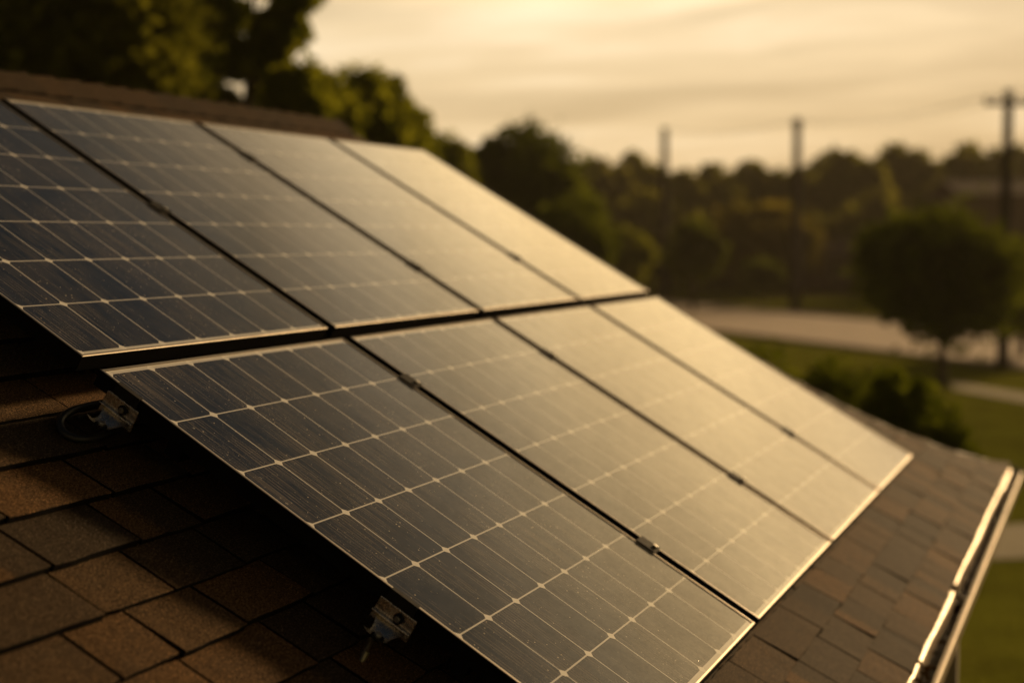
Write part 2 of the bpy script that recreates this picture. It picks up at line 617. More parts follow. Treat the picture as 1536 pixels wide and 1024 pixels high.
# shingle courses: every tab a bevelled slip of its own
EXPO = .1405
sh_v, sh_f, sh_tone, sh_uv = [], [], [], []


def shingle_face(vs, fs, tone, band, uvs, cut=()):
    b0 = len(sh_v)
    sh_v.extend(tuple(q) for q in vs)
    for q, f in enumerate(fs):
        sh_f.append(tuple(i + b0 for i in f))
        for i in f:
            sh_uv.append(uvs[i])
            sh_tone.append((tone, band, 1.0 if q in cut else 0.0, 1))


def course_tabs(v_low, v_top, mirror=False):
    ulim = rake_u(min(v_low, VE)) if not mirror else rake_u(v_low)
    u = U0 + random.uniform(-.25, 0)
    while u < ulim - .01:
        wd = random.choice((.165, .19, .22, .25, .28, .33)) * random.uniform(.92, 1.08)
        u1 = min(u + wd, ulim)
        if u1 - u > .02:
            ut0, ut1 = u + .0015, u1 - random.uniform(.005, .009)
            th = random.choice((.0120, .0135, .0175))
            jl, jr = random.uniform(-.0045, .0045), random.uniform(-.0045, .0045)
            tone = random.choice((.10, .2, .28, .35, .42, .5, .55, .6, .66, .72, .85)) * random.uniform(.9, 1.1)
            band = random.uniform(.25, .85) if random.random() < .38 else 3.0
            cols = 5
            vs, uvs = [], []
            rag = [random.uniform(-.0018, .0018) for _ in range(cols + 1)]
            for i in range(cols + 1):
                t = i / cols
                uu = ut0 + (ut1 - ut0) * t
                vl = v_low + jl + (jr - jl) * t + rag[i]
                utop = min(uu, rake_u(v_top) + .0 if not mirror else uu)
                hl = HR + th + random.uniform(-.0008, .0012)
                ul = min(uu, rake_u(min(vl, VE)))
                vs += [P(ul, vl, HR - .006), P(ul, vl, hl - .0012), P(ul, vl - .0016, hl), P(utop, v_top, HR - .001)]
                uvs += [(t, 0), (t, .02), (t, .03), (t, 1)]
            fs = []
            for i in range(cols):
                a, b_ = 4 * i, 4 * i + 4
                fs += [(a, b_, b_ + 1, a + 1), (a + 1, b_ + 1, b_ + 2, a + 2), (a + 2, b_ + 2, b_ + 3, a + 3)]
            e = 4 * cols
            fs += [(0, 1, 2, 3), (e + 3, e + 2, e + 1, e)]
            if mirror:
                vs = [back(q) for q in vs]
                fs = [tuple(reversed(f)) for f in fs]
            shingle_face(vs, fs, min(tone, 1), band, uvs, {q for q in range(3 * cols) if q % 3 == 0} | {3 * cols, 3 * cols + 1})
        u = u1


v = VE + .012
row = 0
while v > VR:
    course_tabs(v, max(v - EXPO - .03, VR))
    v -= EXPO
v = VE + .012
while v > VR:
    course_tabs(v, max(v - EXPO - .03, VR), True)
    v -= EXPO


def shingle_object(name, parent):
    me = bpy.data.meshes.new(name)
    me.from_pydata([(a - HB.x, b_ - HB.y, c - HB.z) for a, b_, c in sh_v], [], sh_f)
    uvl = me.uv_layers.new(name='tab')
    uvl.data.foreach_set('uv', np.array(sh_uv, 'f').ravel())
    ca = me.color_attributes.new('tone', 'FLOAT_COLOR', 'CORNER')
    ca.data.foreach_set('color', np.array(sh_tone, 'f').ravel())
    me.materials.append(M['shingle'])
    o = bpy.data.objects.new(name, me)
    COL.objects.link(o)
    o.parent = parent
    sh_v.clear(), sh_f.clear(), sh_tone.clear(), sh_uv.clear()
    return o


shingle_object('shingles', roof)
# ridge caps: overlapping bent shingles along the ridge
u = rake[0][0]
while u > U0:
    wd = .145
    a, b_ = u - wd - .02, u
    lift = .012
    vs, uvs = [], []
    for (uu, hh) in ((b_, lift + .012), (a, lift)):
        dn = P(uu, VR + .122, HR + hh - .004)
        md = P(uu, VR + .02, HR + hh + .012)
        tp = P(uu, VR, HR + hh + .016)
        dl = P(uu, VR + .122, HR - .004)
        vs += [dl, dn, md, tp, back(md), back(dn), back(dl)]
        uvs += [(0, 0), (.1, 0), (.4, 0), (.5, 0), (.6, 0), (.9, 0), (1, 0)]
    fs = [(i, i + 1, i + 8, i + 7) for i in range(6)] + [(6, 5, 4, 3, 2, 1, 0)]
    shingle_face(vs, fs, random.uniform(.2, .4), 3.0, uvs, {0, 5, 6})
    u -= wd
shingle_object('ridge_cap', roof)

# metal edging along the far roof edge and along the eave
re_ = HMB()
for (ua, va), (ub, vb) in zip(rake, rake[1:]):
    d = Vector((ub - ua, vb - va)).normalized()
    nx, nv = d.y * .018, -d.x * .018
    re_.hexa([P(ua, va, HR - .05), P(ub, vb, HR - .05), P(ub + nx, vb + nv, HR - .05), P(ua + nx, va + nv, HR - .05),
              P(ua, va, HR + .004), P(ub, vb, HR + .004), P(ub + nx, vb + nv, HR + .004), P(ua + nx, va + nv, HR + .004)])
re_.build('rake_trim', M['soffit'])

ye, ze = P(0, VE, HR).y, P(0, VE, HR).z              # eave edge
gx0, gx1 = U0, 6.06
de = HMB()
prof = [(.050, .012), (-.013, -.012), (-.020, -.016), (-.023, -.024), (-.023, -.056), (-.017, -.056), (-.016, -.024), (-.010, -.019), (.050, .007)]
for d0, d1, off in ((gx0, 1.30, .003), (1.33, 1.98, -.001), (2.02, 2.96, .002), (3.09, 3.42, -.002), (3.43, 6.0, .0)):
    nseg = max(2, int((d1 - d0) / .12))
    vs, fs = [], []
    for i in range(nseg + 1):
        t = d0 + (d1 - d0) * i / nseg
        wv = off + .0022 * math.sin(t * 5.1) + random.uniform(-.0012, .0012) + (.009 if t > 5.35 else 0)
        vs += [(t, ye + p - wv, ze + q - wv * .3) for p, q in prof]
    m_ = len(prof)
    for i in range(nseg):
        fs += [(i * m_ + j, i * m_ + (j + 1) % m_, (i + 1) * m_ + (j + 1) % m_, (i + 1) * m_ + j) for j in range(m_)]
    fs += [tuple(range(m_)), tuple(range(nseg * m_, (nseg + 1) * m_))]
    de.add(vs, fs)
de.build('drip_edge', M['gutter'])
fa = HMB()
fa.box(gx0, 6.0, ye + .020, ye + .045, ze - .22, ze - .045)
fa.build('fascia', M['soffit'])

LIP_Y, LIP_Z = ye - .078, ze - .038                   # outer lip of the gutter
gu = HMB()
outer = [(ye + .018, ze - .055), (ye + .018, ze - .150), (LIP_Y + .030, ze - .150), (LIP_Y + .012, ze - .115), (LIP_Y - .004, ze - .085), (LIP_Y - .007, LIP_Z - .012),
         (LIP_Y - .0055, LIP_Z - .002), (LIP_Y - .001, LIP_Z + .003), (LIP_Y + .009, LIP_Z + .0035), (LIP_Y + .0145, LIP_Z - .001), (LIP_Y + .015, LIP_Z - .012)]
inner = [(LIP_Y + .010, LIP_Z - .010), (LIP_Y + .009, LIP_Z - .004), (LIP_Y - .001, LIP_Z - .005), (LIP_Y + .000, ze - .084), (LIP_Y + .016, ze - .112), (LIP_Y + .034, ze - .146), (ye + .014, ze - .146), (ye + .014, ze - .055)]
gu.prism(outer + inner, gx0, gx1, lambda t, p, q: Vector((t, p, q)))
gutter = gu.build('gutter', M['gutter'])
sl = HMB()
sl.box(gx0, gx1 - .01, LIP_Y + .036, ye + .012, ze - .1455, ze - .128)
sl.build('silt', M['gutter_in'], gutter)
ec = HMB()
ecp = [(ye + .030, ze - .030), (ye + .030, ze - .160), (LIP_Y + .024, ze - .160), (LIP_Y - .004, ze - .115), (LIP_Y - .014, ze - .085), (LIP_Y - .014, LIP_Z + .004), (LIP_Y + .006, LIP_Z + .013), (ye - .020, ze - .012)]
ec.prism(ecp, gx1 + .001, gx1 + .030, lambda t, p, q: Vector((t, p, q)))
ec.build('end_cap', M['clamp'], gutter, bevel=.006, seg=3)
for hx in (-1.2, .35, 1.62, 3.02, 4.60):
    hg = HMB()
    hg.box(hx - .014, hx + .014, LIP_Y + .012, ye - .024, ze - .050, ze - .044)
    hg.box(hx - .016, hx + .016, LIP_Y + .0125, LIP_Y + .024, ze - .062, ze - .0505)
    hg.tube([(hx, ye - .018, ze - .040), (hx, LIP_Y + .004, ze - .036)], .0055, 8)
    hg.tube([(hx, ye - .026, ze - .050), (hx, ye - .026, ze - .030)], .009, 8)
    hg.build('hanger', M['bolt'], gutter)
dsx = 2.93
ds = HMB()
ds.box(dsx - .035, dsx + .035, LIP_Y + .034, LIP_Y + .094, ze - .50, ze - .1505)
ds.hexa([(dsx - .034, LIP_Y + .035, ze - .50), (dsx + .034, LIP_Y + .035, ze - .50), (dsx + .034, LIP_Y + .093, ze - .50), (dsx - .034, LIP_Y + .093, ze - .50),
         (dsx - .034, LIP_Y + .036, ze - .499), (dsx + .034, LIP_Y + .036, ze - .499), (dsx + .034, LIP_Y + .092, ze - .499), (dsx - .034, LIP_Y + .092, ze - .499)])
ds.box(dsx - .0352, dsx + .0352, LIP_Y + .0335, LIP_Y + .0945, GZ + .05, ze - .5005)
ds.build('downspout', M['soffit'])

# walls under the roof, with lap siding
yb = 2 * yr - (ye + .42)
wl = HMB()
zt = ze - .20
for (x0, x1, y0, y1) in ((U0 + .3, 4.55, ye + .40, ye + .52), (U0 + .3, 4.55, yb - .12, yb), (U0 + .3, U0 + .42, ye + .521, yb - .121), (4.43, 4.55, ye + .521, yb - .121)):
    wl.box(x0, x1, y0, y1, GZ - .1, zt)
for k_ in range(15):
    zz = GZ + .1 + k_ * .155
    wl.hexa([(U0 + .3, ye + .385, zz), (4.56, ye + .385, zz), (4.56, ye + .3995, zz), (U0 + .3, ye + .3995, zz),
             (U0 + .3, ye + .395, zz + .15), (4.56, ye + .395, zz + .15), (4.56, ye + .3995, zz + .15), (U0 + .3, ye + .3995, zz + .15)])
    wl.hexa([(4.5505, ye + .40, zz), (4.565, ye + .40, zz), (4.565, yb, zz), (4.5505, yb, zz),
             (4.5505, ye + .40, zz + .15), (4.556, ye + .40, zz + .15), (4.556, yb, zz + .15), (4.5505, yb, zz + .15)])
wl.add([(4.5, ye + .40, zt), (4.5, yb, zt), (4.5, yr, zr - .08), (4.42, ye + .40, zt), (4.42, yb, zt), (4.42, yr, zr - .08)],
       [(0, 1, 2), (5, 4, 3), (0, 2, 5, 3), (1, 4, 5, 2)])
wl.add([(U0 + .35, ye + .40, zt), (U0 + .35, yb, zt), (U0 + .35, yr, zr - .08)], [(0, 1, 2)])
wl.build('wall', M['siding'])
sf = HMB()
sf.box(U0, 5.2, ye + .046, ye + .40, ze - .215, ze - .20)
sf.build('soffit', M['soffit'])

# ------------------------------------------------------------------ solar panels
COLS = [(0.0, 1.0576), (1.1011, 2.1126), (2.1512, 3.1299), (3.1604, 4.1016)]
ROWS = [(-1.4415, -.0538), (0.0, 1.3877)]
FW, FH = .0065, .036                                # width of the frame's top lip, height of the frame
LABELS = [[
    'upper left solar panel cut off by the photo edge, dark cells in white grid',
    'second solar panel of the upper row, brown glass with rows of pale dots',
    'third solar panel of the upper row, pale beige with its cells nearly washed out',
    'last solar panel at far end of upper row, blank cream glare nearest round tree'],
    ['nearest solar panel with sharp dark cells and two steel brackets on its left edge',
     'brown glassed solar panel right of the nearest one, joined by a sharp black clamp',
     'third solar panel of the lower row, tan glass with a faint white line across',
     'far right solar panel of lower row in cream glare, nearest the gutter end']]


def panel(c, r):
    (u0, u1), (v0, v1) = COLS[c], ROWS[r]
    W2, H2 = (u1 - u0) / 2, (v1 - v0) / 2
    root = empty('solar_panel', P((u0 + u1) / 2, (v0 + v1) / 2, -FH), (TH, 0, 0))
    tag(root, LABELS[r][c], 'solar panel', 'solar panels on the roof')
    f = MB()
    i, o_ = FW, .0
    # mitred frame bars: top lip stands 2.5 mm above the glass
    for sx, sy in ((1, 0), (-1, 0), (0, 1), (0, -1)):
        if sx:
            A = [(sx * W2, -H2), (sx * W2, H2), (sx * (W2 - i), H2 - i), (sx * (W2 - i), -H2 + i)]
        else:
            A = [(-W2, sy * H2), (W2, sy * H2), (W2 - i, sy * (H2 - i)), (-W2 + i, sy * (H2 - i))]
        zt_, zb = FH + .0022, 0.0
        ch = .0016
        vs = []
        for q in A:
            vs.append((*q, zb))
        for q in A[:2]:
            vs.append((*q, zt_ - ch))
        cx = [(A[0][0] - sx * ch, A[0][1] - (sy * ch)), (A[1][0] - sx * ch, A[1][1] - (sy * ch))]
        for q in cx:
            vs.append((*q, zt_))
        for q in A[2:]:
            vs.append((*q, zt_))
        # 0..3 bottom, 4,5 outer top, 6,7 chamfer top, 8,9 inner top
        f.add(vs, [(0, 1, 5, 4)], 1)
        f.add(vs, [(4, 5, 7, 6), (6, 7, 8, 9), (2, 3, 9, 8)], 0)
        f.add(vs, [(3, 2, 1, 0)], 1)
    f.build('frame', [M['frame'], M['frame_shade']], root)
    # laminate: glass over cells
    gw, gh = W2 - i - .0004, H2 - i - .0004
    me = bpy.data.meshes.new('cell_glass')
    me.from_pydata([(-gw, -gh, FH - .008), (gw, -gh, FH - .008), (gw, gh, FH - .008), (-gw, gh, FH - .008), (-gw, -gh, FH - .0005), (gw, -gh, FH - .0005), (gw, gh, FH - .0005), (-gw, gh, FH - .0005)], [],
                   [(4, 5, 6, 7), (3, 2, 1, 0), (0, 1, 5, 4), (1, 2, 6, 5), (2, 3, 7, 6), (3, 0, 4, 7)])
    uvl = me.uv_layers.new(name='cells')
    mg = .0045
    for lp in me.loops:
        q = me.vertices[lp.vertex_index].co
        uvl.data[lp.index].uv = (7 * (q.x + gw - mg) / (2 * (gw - mg)), 7 * (-q.y + gh - mg * 2.4) / (2 * (gh - mg * 2.4)))
    me.materials.append(M['cells'])
    go = bpy.data.objects.new('cell_glass', me)
    COL.objects.link(go)
    go.parent = root
    bs = MB()
    bs.box(-gw + .005, gw - .005, -gh + .005, gh - .005, FH - .010, FH - .0085)
    bs.build('backsheet', M['frame_shade'], root)
    return root


for r in (0, 1):
    for c in range(4):
        panel(c, r)

# rails under the panels
RAILS = [(-1.16, 'topmost'), (-.40, 'second from the ridge'), (.23, 'third from the ridge'), (1.01, 'lowest')]
for vv, nm in RAILS:
    t = MB()
    t.prism([(-.02, -.044), (.02, -.044), (.02, 0), (.006, 0), (.006, -.012), (-.006, -.012), (-.006, 0), (-.02, 0)], .03, 4.07, lambda s_, p, q: Vector((s_, -p, q)))
    o = t.build('mounting_rail', M['frame_shade'])
    o.location = P(0, vv, -FH - .001)
    o.rotation_euler = (TH, 0, 0)
    for k_ in range(4):
        ft = MB()
        xx = .45 + k_ * 1.05
        ft.box(xx - .02, xx + .02, -.0285, -.0205, -.091, -.006)
        ft.box(xx - .02, xx + .02, -.085, -.0287, -.091, -.085)
        ft.build('foot', M['steel'], o)
    tag(o, nm + ' of the four dark rails beneath the panels', 'mounting rail', 'rails under the solar panels')

# mid clamps in the gaps
MID = [(0.5 * (COLS[i][1] + COLS[i + 1][0]), COLS[i + 1][0] - COLS[i][1]) for i in range(3)]
CL = [(0, -.74, 'black clamp in the upper row gap between its first and second panels'),
      (1, -1.17, 'higher black clamp in the gap between second and third upper panels'),
      (1, -.36, 'lower black clamp in the gap between second and third upper panels'),
      (2, -.40, 'blurred black clamp in the gap before the last upper panel'),
      (0, .235, 'higher black clamp between the nearest panel and its right neighbour'),
      (0, 1.045, 'sharp black clamp with brassy bolt at lower right of the nearest panel'),
      (1, .24, 'higher black clamp between second and third lower panels'),
      (1, 1.02, 'lower black clamp between second and third lower panels'),
      (2, .97, 'blurred black clamp beside the far right lower panel')]
for gi, vv, lb_ in CL:
    um, gw_ = MID[gi]
    root = tag(empty('panel_clamp', P(um, vv, 0), (TH, 0, 0)), lb_, 'clamp', 'clamps between the solar panels')
    b_ = MB()
    hw = gw_ / 2 + .005
    b_.box(-hw, hw, -.029, .029, .0028, .0062)
    b_.box(-gw_ / 2 + .002, gw_ / 2 - .002, -.031, .031, -.030, .0027)
    b_.build('body', M['clamp'], root, bevel=.0012)
    k_ = MB()
    k_.tube([(.004, -.018, .0076), (.004, -.018, .0135)], .0075, 6)
    k_.build('bolt', M['bolt'], root, bevel=.0008)


# steel brackets on the nearest panel's left edge
def bracket(vv, label, nub):
    root = tag(empty('mounting_bracket', P(-.003, vv, 0), (TH, 0, 0)), label, 'bracket', 'steel brackets on the nearest panel')
    t = .0035
    p = MB()
    # upright plate against the frame, folded lip along its middle
    p.hexa([(-t - .006, -.050, -.070), (-.006, -.050, -.070), (-.006, .046, -.070), (-t - .006, .046, -.070), (-t - .004, -.048, -.020), (-.004, -.048, -.020), (-.004, .044, -.020), (-t - .004, .044, -.020)])
    p.build('plate', M['steel'], root, bevel=.0012)
    p = MB()
    p.hexa([(-.017, -.050, -.052), (-t - .0065, -.050, -.052), (-t - .0065, .046, -.052), (-.017, .046, -.052), (-.0165, -.050, -.0485), (-t - .0065, -.050, -.0475), (-t - .0065, .046, -.0475), (-.0165, .046, -.0485)])
    p.build('lip', M['steel'], root, bevel=.001)
    # foot: a shallow dished tongue running out over the roof, edges turned up
    p = MB()
    nx, ny = 9, 7
    vs = []
    for i in range(nx):
        a = i / (nx - 1)
        u_ = -.010 - .062 * a
        half = .040 - .014 * math.sin(a * math.pi * .9) - .006 * a
        for j in range(ny):
            b2 = -1 + 2 * j / (ny - 1)
            z_ = -.058 - .020 * math.sin(min(a * 1.5, 1) * math.pi / 2) + .010 * max(0, a - .72) / .28 + .007 * abs(b2) ** 3
            vs.append((u_, b2 * half - .004, z_))
    vb = [(a, b2, c - .0035) for a, b2, c in vs]
    N = nx * ny
    fs = [(i * ny + j, i * ny + j + 1, (i + 1) * ny + j + 1, (i + 1) * ny + j) for i in range(nx - 1) for j in range(ny - 1)]
    fs += [tuple(N + q for q in reversed(f)) for f in fs]
    for j in range(ny - 1):
        fs += [(j, j + 1, N + j + 1, N + j), ((nx - 1) * ny + j + 1, (nx - 1) * ny + j, N + (nx - 1) * ny + j, N + (nx - 1) * ny + j + 1)]
    for i in range(nx - 1):
        fs += [((i + 1) * ny, i * ny, N + i * ny, N + (i + 1) * ny), (i * ny + ny - 1, (i + 1) * ny + ny - 1, N + (i + 1) * ny + ny - 1, N + i * ny + ny - 1)]
    p.add(vs, fs)
    p.build('foot', M['steel'], root, smooth=True)
    # bolts: one on the foot, one on the plate, each on a dark washer
    p = MB()
    p.tube([(-.052, -.004, -.0755), (-.052, -.004, -.0725)], .0145, 16)
    w1 = p.build('washer', M['clamp'], root)
    p = MB()
    p.tube([(-.052, -.004, -.0724), (-.052, -.004, -.0655)], .0085, 6)
    p.build('bolt', M['bolt'], w1, bevel=.0008)
    p = MB()
    p.tube([(-.0105, -.012, -.036), (-.0135, -.012, -.036)], .0115, 16)
    w2 = p.build('washer', M['clamp'], root)
    p = MB()
    p.tube([(-.0136, -.012, -.036), (-.0195, -.012, -.036)], .0065, 6)
    p.build('bolt', M['bolt'], w2, bevel=.0008)
    # end clip folded over the frame
    p = MB()
    p.box(-.0052, -.0006, -.034, .034, -.020, .0030)
    p.box(-.0052, .0095, -.034, .034, .0031, .0050)
    p.build('clip', M['clamp'], root, bevel=.0008)
    if nub:
        p = MB()
        p.tube([(-.070, -.006, -.128), (-.064, -.004, -.106)], .0065, 8)
        p.tube([(-.050, .004, -.128), (-.052, .004, -.084)], .006, 8)
        p.build('anchor', M['bolt'], root)
    return root


bracket(.090, 'upper steel bracket on the nearest panel, a black cable looping out behind it', False)
bracket(.855, 'lower steel bracket on the nearest panel, bare with two bolts', True)


def unroof(x, y, h):
    d = pix(x, y, 1.0) - CAM
    nn = RX.to_3x3() @ Vector((0, 0, 1))
    return CAM + d * ((h - CAM.dot(nn)) / d.dot(nn))


def spline(pts, n=10):
    pts = [Vector(q) for q in pts]
    out = []
    for i in range(len(pts) - 1):
        p0, p1, p2, p3 = pts[max(i - 1, 0)], pts[i], pts[i + 1], pts[min(i + 2, len(pts) - 1)]
        for k_ in range(n):
            t = k_ / n
            out.append(.5 * ((2 * p1) + (p2 - p0) * t + (2 * p0 - 5 * p1 + 4 * p2 - p3) * t * t + (3 * p1 - p0 - 3 * p2 + p3) * t ** 3))
    out.append(pts[-1])
    return out


cb = MB()
loop_px = [(250, 592, -.075), (205, 594, -.080), (168, 602, -.090), (128, 610, -.100), (104, 618, -.106), (90, 633, -.110), (97, 650, -.110), (121, 659, -.108), (150, 654, -.104), (172, 644, -.098), (200, 640, -.092), (232, 640, -.085)]
cb.tube(spline([unroof(*q) for q in loop_px]), .0088, 12)
tag(cb.build('cable', M['cable'], smooth=True), 'black cable bent in a loop on the shingles beside the upper bracket', 'cable')
cb = MB()
cb.tube(spline([unroof(*q) for q in [(116, 627, -.118), (135, 624, -.116), (158, 619, -.108), (190, 612, -.095), (225, 606, -.08)]]), .0052, 12)
tag(cb.build('cable', M['cable'], smooth=True), 'short dark cable end lying inside the cable loop', 'cable')

# dry leaves caught in the gutter
dl_v, dl_f = [], []
for k_ in range(230):
    near = random.random() < .55
    x = random.gauss(1.72, .17) if near else (random.gauss(3.02, .06) if random.random() < .5 else random.uniform(.6, 5.6))
    y = random.uniform(LIP_Y + .02, ye - .004)
    zz = ze - .118 + random.uniform(0, .105 if near else .05)
    s_ = random.uniform(.012, .026)
    rot = Matrix.Rotation(random.uniform(0, 6.28), 3, 'Z') @ Matrix.Rotation(random.uniform(-.9, .9), 3, 'X')
    b0 = len(dl_v)
    for q in ((-s_, 0, 0), (-.3 * s_, -.5 * s_, .25 * s_), (s_, 0, 0), (-.3 * s_, .5 * s_, .25 * s_)):
        dl_v.append(Vector((x, y, zz)) + rot @ Vector(q))
    dl_f += [(b0, b0 + 1, b0 + 2), (b0, b0 + 2, b0 + 3)]
dm = MB()
dm.add(dl_v, dl_f)
tag(dm.build('dry_leaves', M['deadleaf']), 'brown dry leaves lying in the bright metal gutter', 'leaf litter', kind='stuff')


# ------------------------------------------------------------------ trees
def crown_mesh(name, lobes, n, size, m, seed, shell=.45, clump=(.22, .42), fill=.35):
    """leaf-sized faces spread through lobes (cx,cy,cz,rx,ry,rz); uneven outline from sub-clumps"""
    rg = np.random.default_rng(seed)
    L = np.array(lobes, float)
    vol = np.cbrt(L[:, 3] * L[:, 4] * L[:, 5]) ** 2
    # clumps on each lobe, then leaves on each clump
    nc = max(12, int(n / 55))
    li = rg.choice(len(L), nc, p=vol / vol.sum())
    d = rg.normal(size=(nc, 3))
    d /= np.linalg.norm(d, axis=1)[:, None]
    rr = (shell + (1 - shell) * rg.random(nc) ** .6)[:, None]
    cc = L[li, :3] + d * rr * L[li, 3:6]
    cr = np.cbrt(L[li, 3] * L[li, 4] * L[li, 5]) * rg.uniform(clump[0], clump[1], nc)
    ct = rg.random(nc)
    ci = rg.integers(0, nc, n)
    e = rg.normal(size=(n, 3))
    e /= np.linalg.norm(e, axis=1)[:, None]
    pos = cc[ci] + e * (cr[ci] * rg.random(n) ** .55 * (1 + .35 * np.abs(rg.normal(size=n))))[:, None] * np.array([1, 1, .8])
    # the rest of the leaves fill the lobes evenly, so the body is closed and the outline stays soft
    nf = int(n * fill)
    lf = rg.choice(len(L), nf, p=vol / vol.sum())
    e2 = rg.normal(size=(nf, 3))
    e2 /= np.linalg.norm(e2, axis=1)[:, None]
    r2 = rg.random(nf) ** .42 * (1 + .05 * np.abs(rg.normal(size=nf)))
    pos[:nf] = L[lf, :3] + e2 * r2[:, None] * L[lf, 3:6]
    a = rg.normal(size=(n, 3))
    a /= np.linalg.norm(a, axis=1)[:, None]
    b_ = np.cross(a, rg.normal(size=(n, 3)))
    b_ /= np.linalg.norm(b_, axis=1)[:, None]
    s_ = (size * 1.35 * rg.uniform(.6, 1.35, n))[:, None]
    V = np.stack([pos - a * s_, pos - b_ * s_ * .5, pos + a * s_, pos + b_ * s_ * .5], 1).reshape(-1, 3)
    me = bpy.data.meshes.new(name)
    me.vertices.add(4 * n)
    me.vertices.foreach_set('co', V.ravel())
    me.loops.add(4 * n)
    me.loops.foreach_set('vertex_index', np.arange(4 * n))
    me.polygons.add(n)
    me.polygons.foreach_set('loop_start', np.arange(0, 4 * n, 4))
    me.polygons.foreach_set('loop_total', np.full(n, 4))
    me.update(calc_edges=True)
    tone = np.clip(.65 * ct[ci] + .35 * rg.random(n), 0, 1)
    ca = me.color_attributes.new('tone', 'FLOAT_COLOR', 'POINT')
    col = np.ones((4 * n, 4), 'f')
    col[:, 0] = np.repeat(tone, 4)
    ca.data.foreach_set('color', col.ravel())
    me.materials.append(m)
    return me


def trunk_mb(h, r, spread, rg, nl=7, z0=.35):
    k = MB()
    pts = [(0, 0, -.2)]
    x = y = 0
    for i in range(1, 6):
        x += rg.uniform(-.04, .04) * h * .3
        y += rg.uniform(-.04, .04) * h * .3
        pts.append((x, y, h * i / 5))
    k.tube(pts, [r * 1.35, r, r * .85, r * .65, r * .42, r * .15], 9)
    for i in range(nl):
        t = z0 + (.9 - z0) * i / nl
        j = t * 5
        a = Vector(pts[int(j)]).lerp(Vector(pts[min(int(j) + 1, 5)]), j - int(j))
        an = i * 2.4 + rg.uniform(-.4, .4)
        ln = spread * rg.uniform(.6, .95) * (1 - .35 * t)
        mid = a + Vector((math.cos(an) * ln * .5, math.sin(an) * ln * .5, ln * .22))
        end = a + Vector((math.cos(an) * ln, math.sin(an) * ln, ln * .62))
        rr = r * .42 * (1 - .5 * t)
        k.tube([a, mid, end], [rr, rr * .65, rr * .2], 6)
    return k


def tree(name, label, cat, px, ytop, ybot, hw, depth, m, n, leaf, seed, shape='round', group=None, base=None, depthk=.9, kind=None, shell=.45, fill=.35):
    """crown filling photo rows ytop..ybot and px +- hw at a depth; the base stands on the ground below"""
    rg = random.Random(seed)
    top_, bot = pix(px, ytop, depth), pix(px, ybot, depth)
    wr = hw / F_PX * depth
    c = Vector(((top_.x + bot.x) / 2, (top_.y + bot.y) / 2, GZ)) if base is None else Vector(base)
    zt_, zb = top_.z - GZ, max(bot.z - GZ, .05)
    H = zt_ - zb
    root = tag(empty(name, c), label, cat, group)
    zc = (zt_ + zb) / 2
    lobes = []
    if shape == 'round':
        lobes.append((0, 0, zc, wr * .82, wr * .82 * depthk, H * .43))
        for i in range(11):
            an = rg.uniform(0, 6.28)
            el = rg.uniform(-.55, .95)
            q = .66
            s_ = rg.uniform(.28, .40)
            lobes.append((math.cos(an) * math.cos(el) * wr * q, math.sin(an) * math.cos(el) * wr * q * depthk, zc + math.sin(el) * H * .5 * q, wr * s_, wr * s_, H * .5 * s_))
    elif shape == 'cone':
        for i in range(12):
            t = i / 11
            rr = wr * (1 - t) ** .8
            an = i * 2.4
            lobes.append((math.cos(an) * rr * .5, math.sin(an) * rr * .5, zb + H * (.08 + .84 * t), max(rr * .62, wr * .12), max(rr * .62, wr * .12), H * .11))
    elif shape == 'loose':
        for i in range(20):
            an = rg.uniform(0, 6.28)
            rr = wr * rg.uniform(.1, .85)
            t = rg.uniform(0.05, .95)
            k_ = math.sin(math.pi * (.12 + .8 * t)) ** .5
            s_ = rg.uniform(.14, .27)
            lobes.append((math.cos(an) * rr * k_, math.sin(an) * rr * k_ * depthk, zb + H * t, wr * s_, wr * s_, wr * s_ * .8))
    me = crown_mesh('crown', lobes, n, leaf, m, seed, shell, fill=fill)
    cr = bpy.data.objects.new('crown', me)
    COL.objects.link(cr)
    cr.parent = root
    tk = trunk_mb(zb + H * .80, max(.05, H * .030), wr * .85, rg, 8, max(.25, min(.6, zb / (zb + H * .8))))
    tk.build('trunk', M['bark'], root)
    return root


RB, BU = 'trees behind the ridge', 'bushes beyond the upper panels'
tree('leafy_tree', 'dense dark tree filling the upper left corner behind the roof ridge', 'tree', 60, -280, 330, 268, 16.5, M['leaf_ridge'], 56000, .070, 1, 'round', RB, shell=.25, fill=.15)
tree('leafy_tree', 'loose olive tree with bright gaps reaching highest above the ridge', 'tree', 345, -190, 340, 180, 19.5, M['leaf_mid'], 34000, .072, 2, 'loose', RB, fill=.25)
tree('leafy_tree', 'low dark tree behind the ridge, left of where the ridge ends', 'tree', 455, 78, 330, 92, 23, M['leaf_mid'], 13500, .072, 3, 'round', RB, shell=.3, fill=.3)
tree('leafy_tree', 'olive tree behind the place where the ridge ends', 'tree', 540, 80, 350, 92, 25, M['leaf_mid'], 12500, .08, 4, 'round', RB, shell=.3, fill=.3)
tree('bush', 'small leafy bush peeping out just right of the ridge end', 'bush', 606, 140, 320, 60, 27, M['leaf_mid'], 5200, .08, 5, 'round', BU)
tree('bush', 'low olive bush at left foot of the big round tree', 'bush', 664, 186, 400, 62, 44, M['leaf_mid'], 5200, .12, 6, 'round', BU, fill=.55)
tree('leafy_tree', 'big round dome crowned tree above the upper panel edge', 'tree', 792, 172, 430, 120, 58, M['leaf_dark'], 15000, .16, 7, 'round', fill=.65)
tree('bush', 'wide olive bush in front of the big round tree', 'bush', 858, 292, 440, 84, 54, M['leaf_dark'], 5600, .14, 8, 'round', BU, fill=.55)
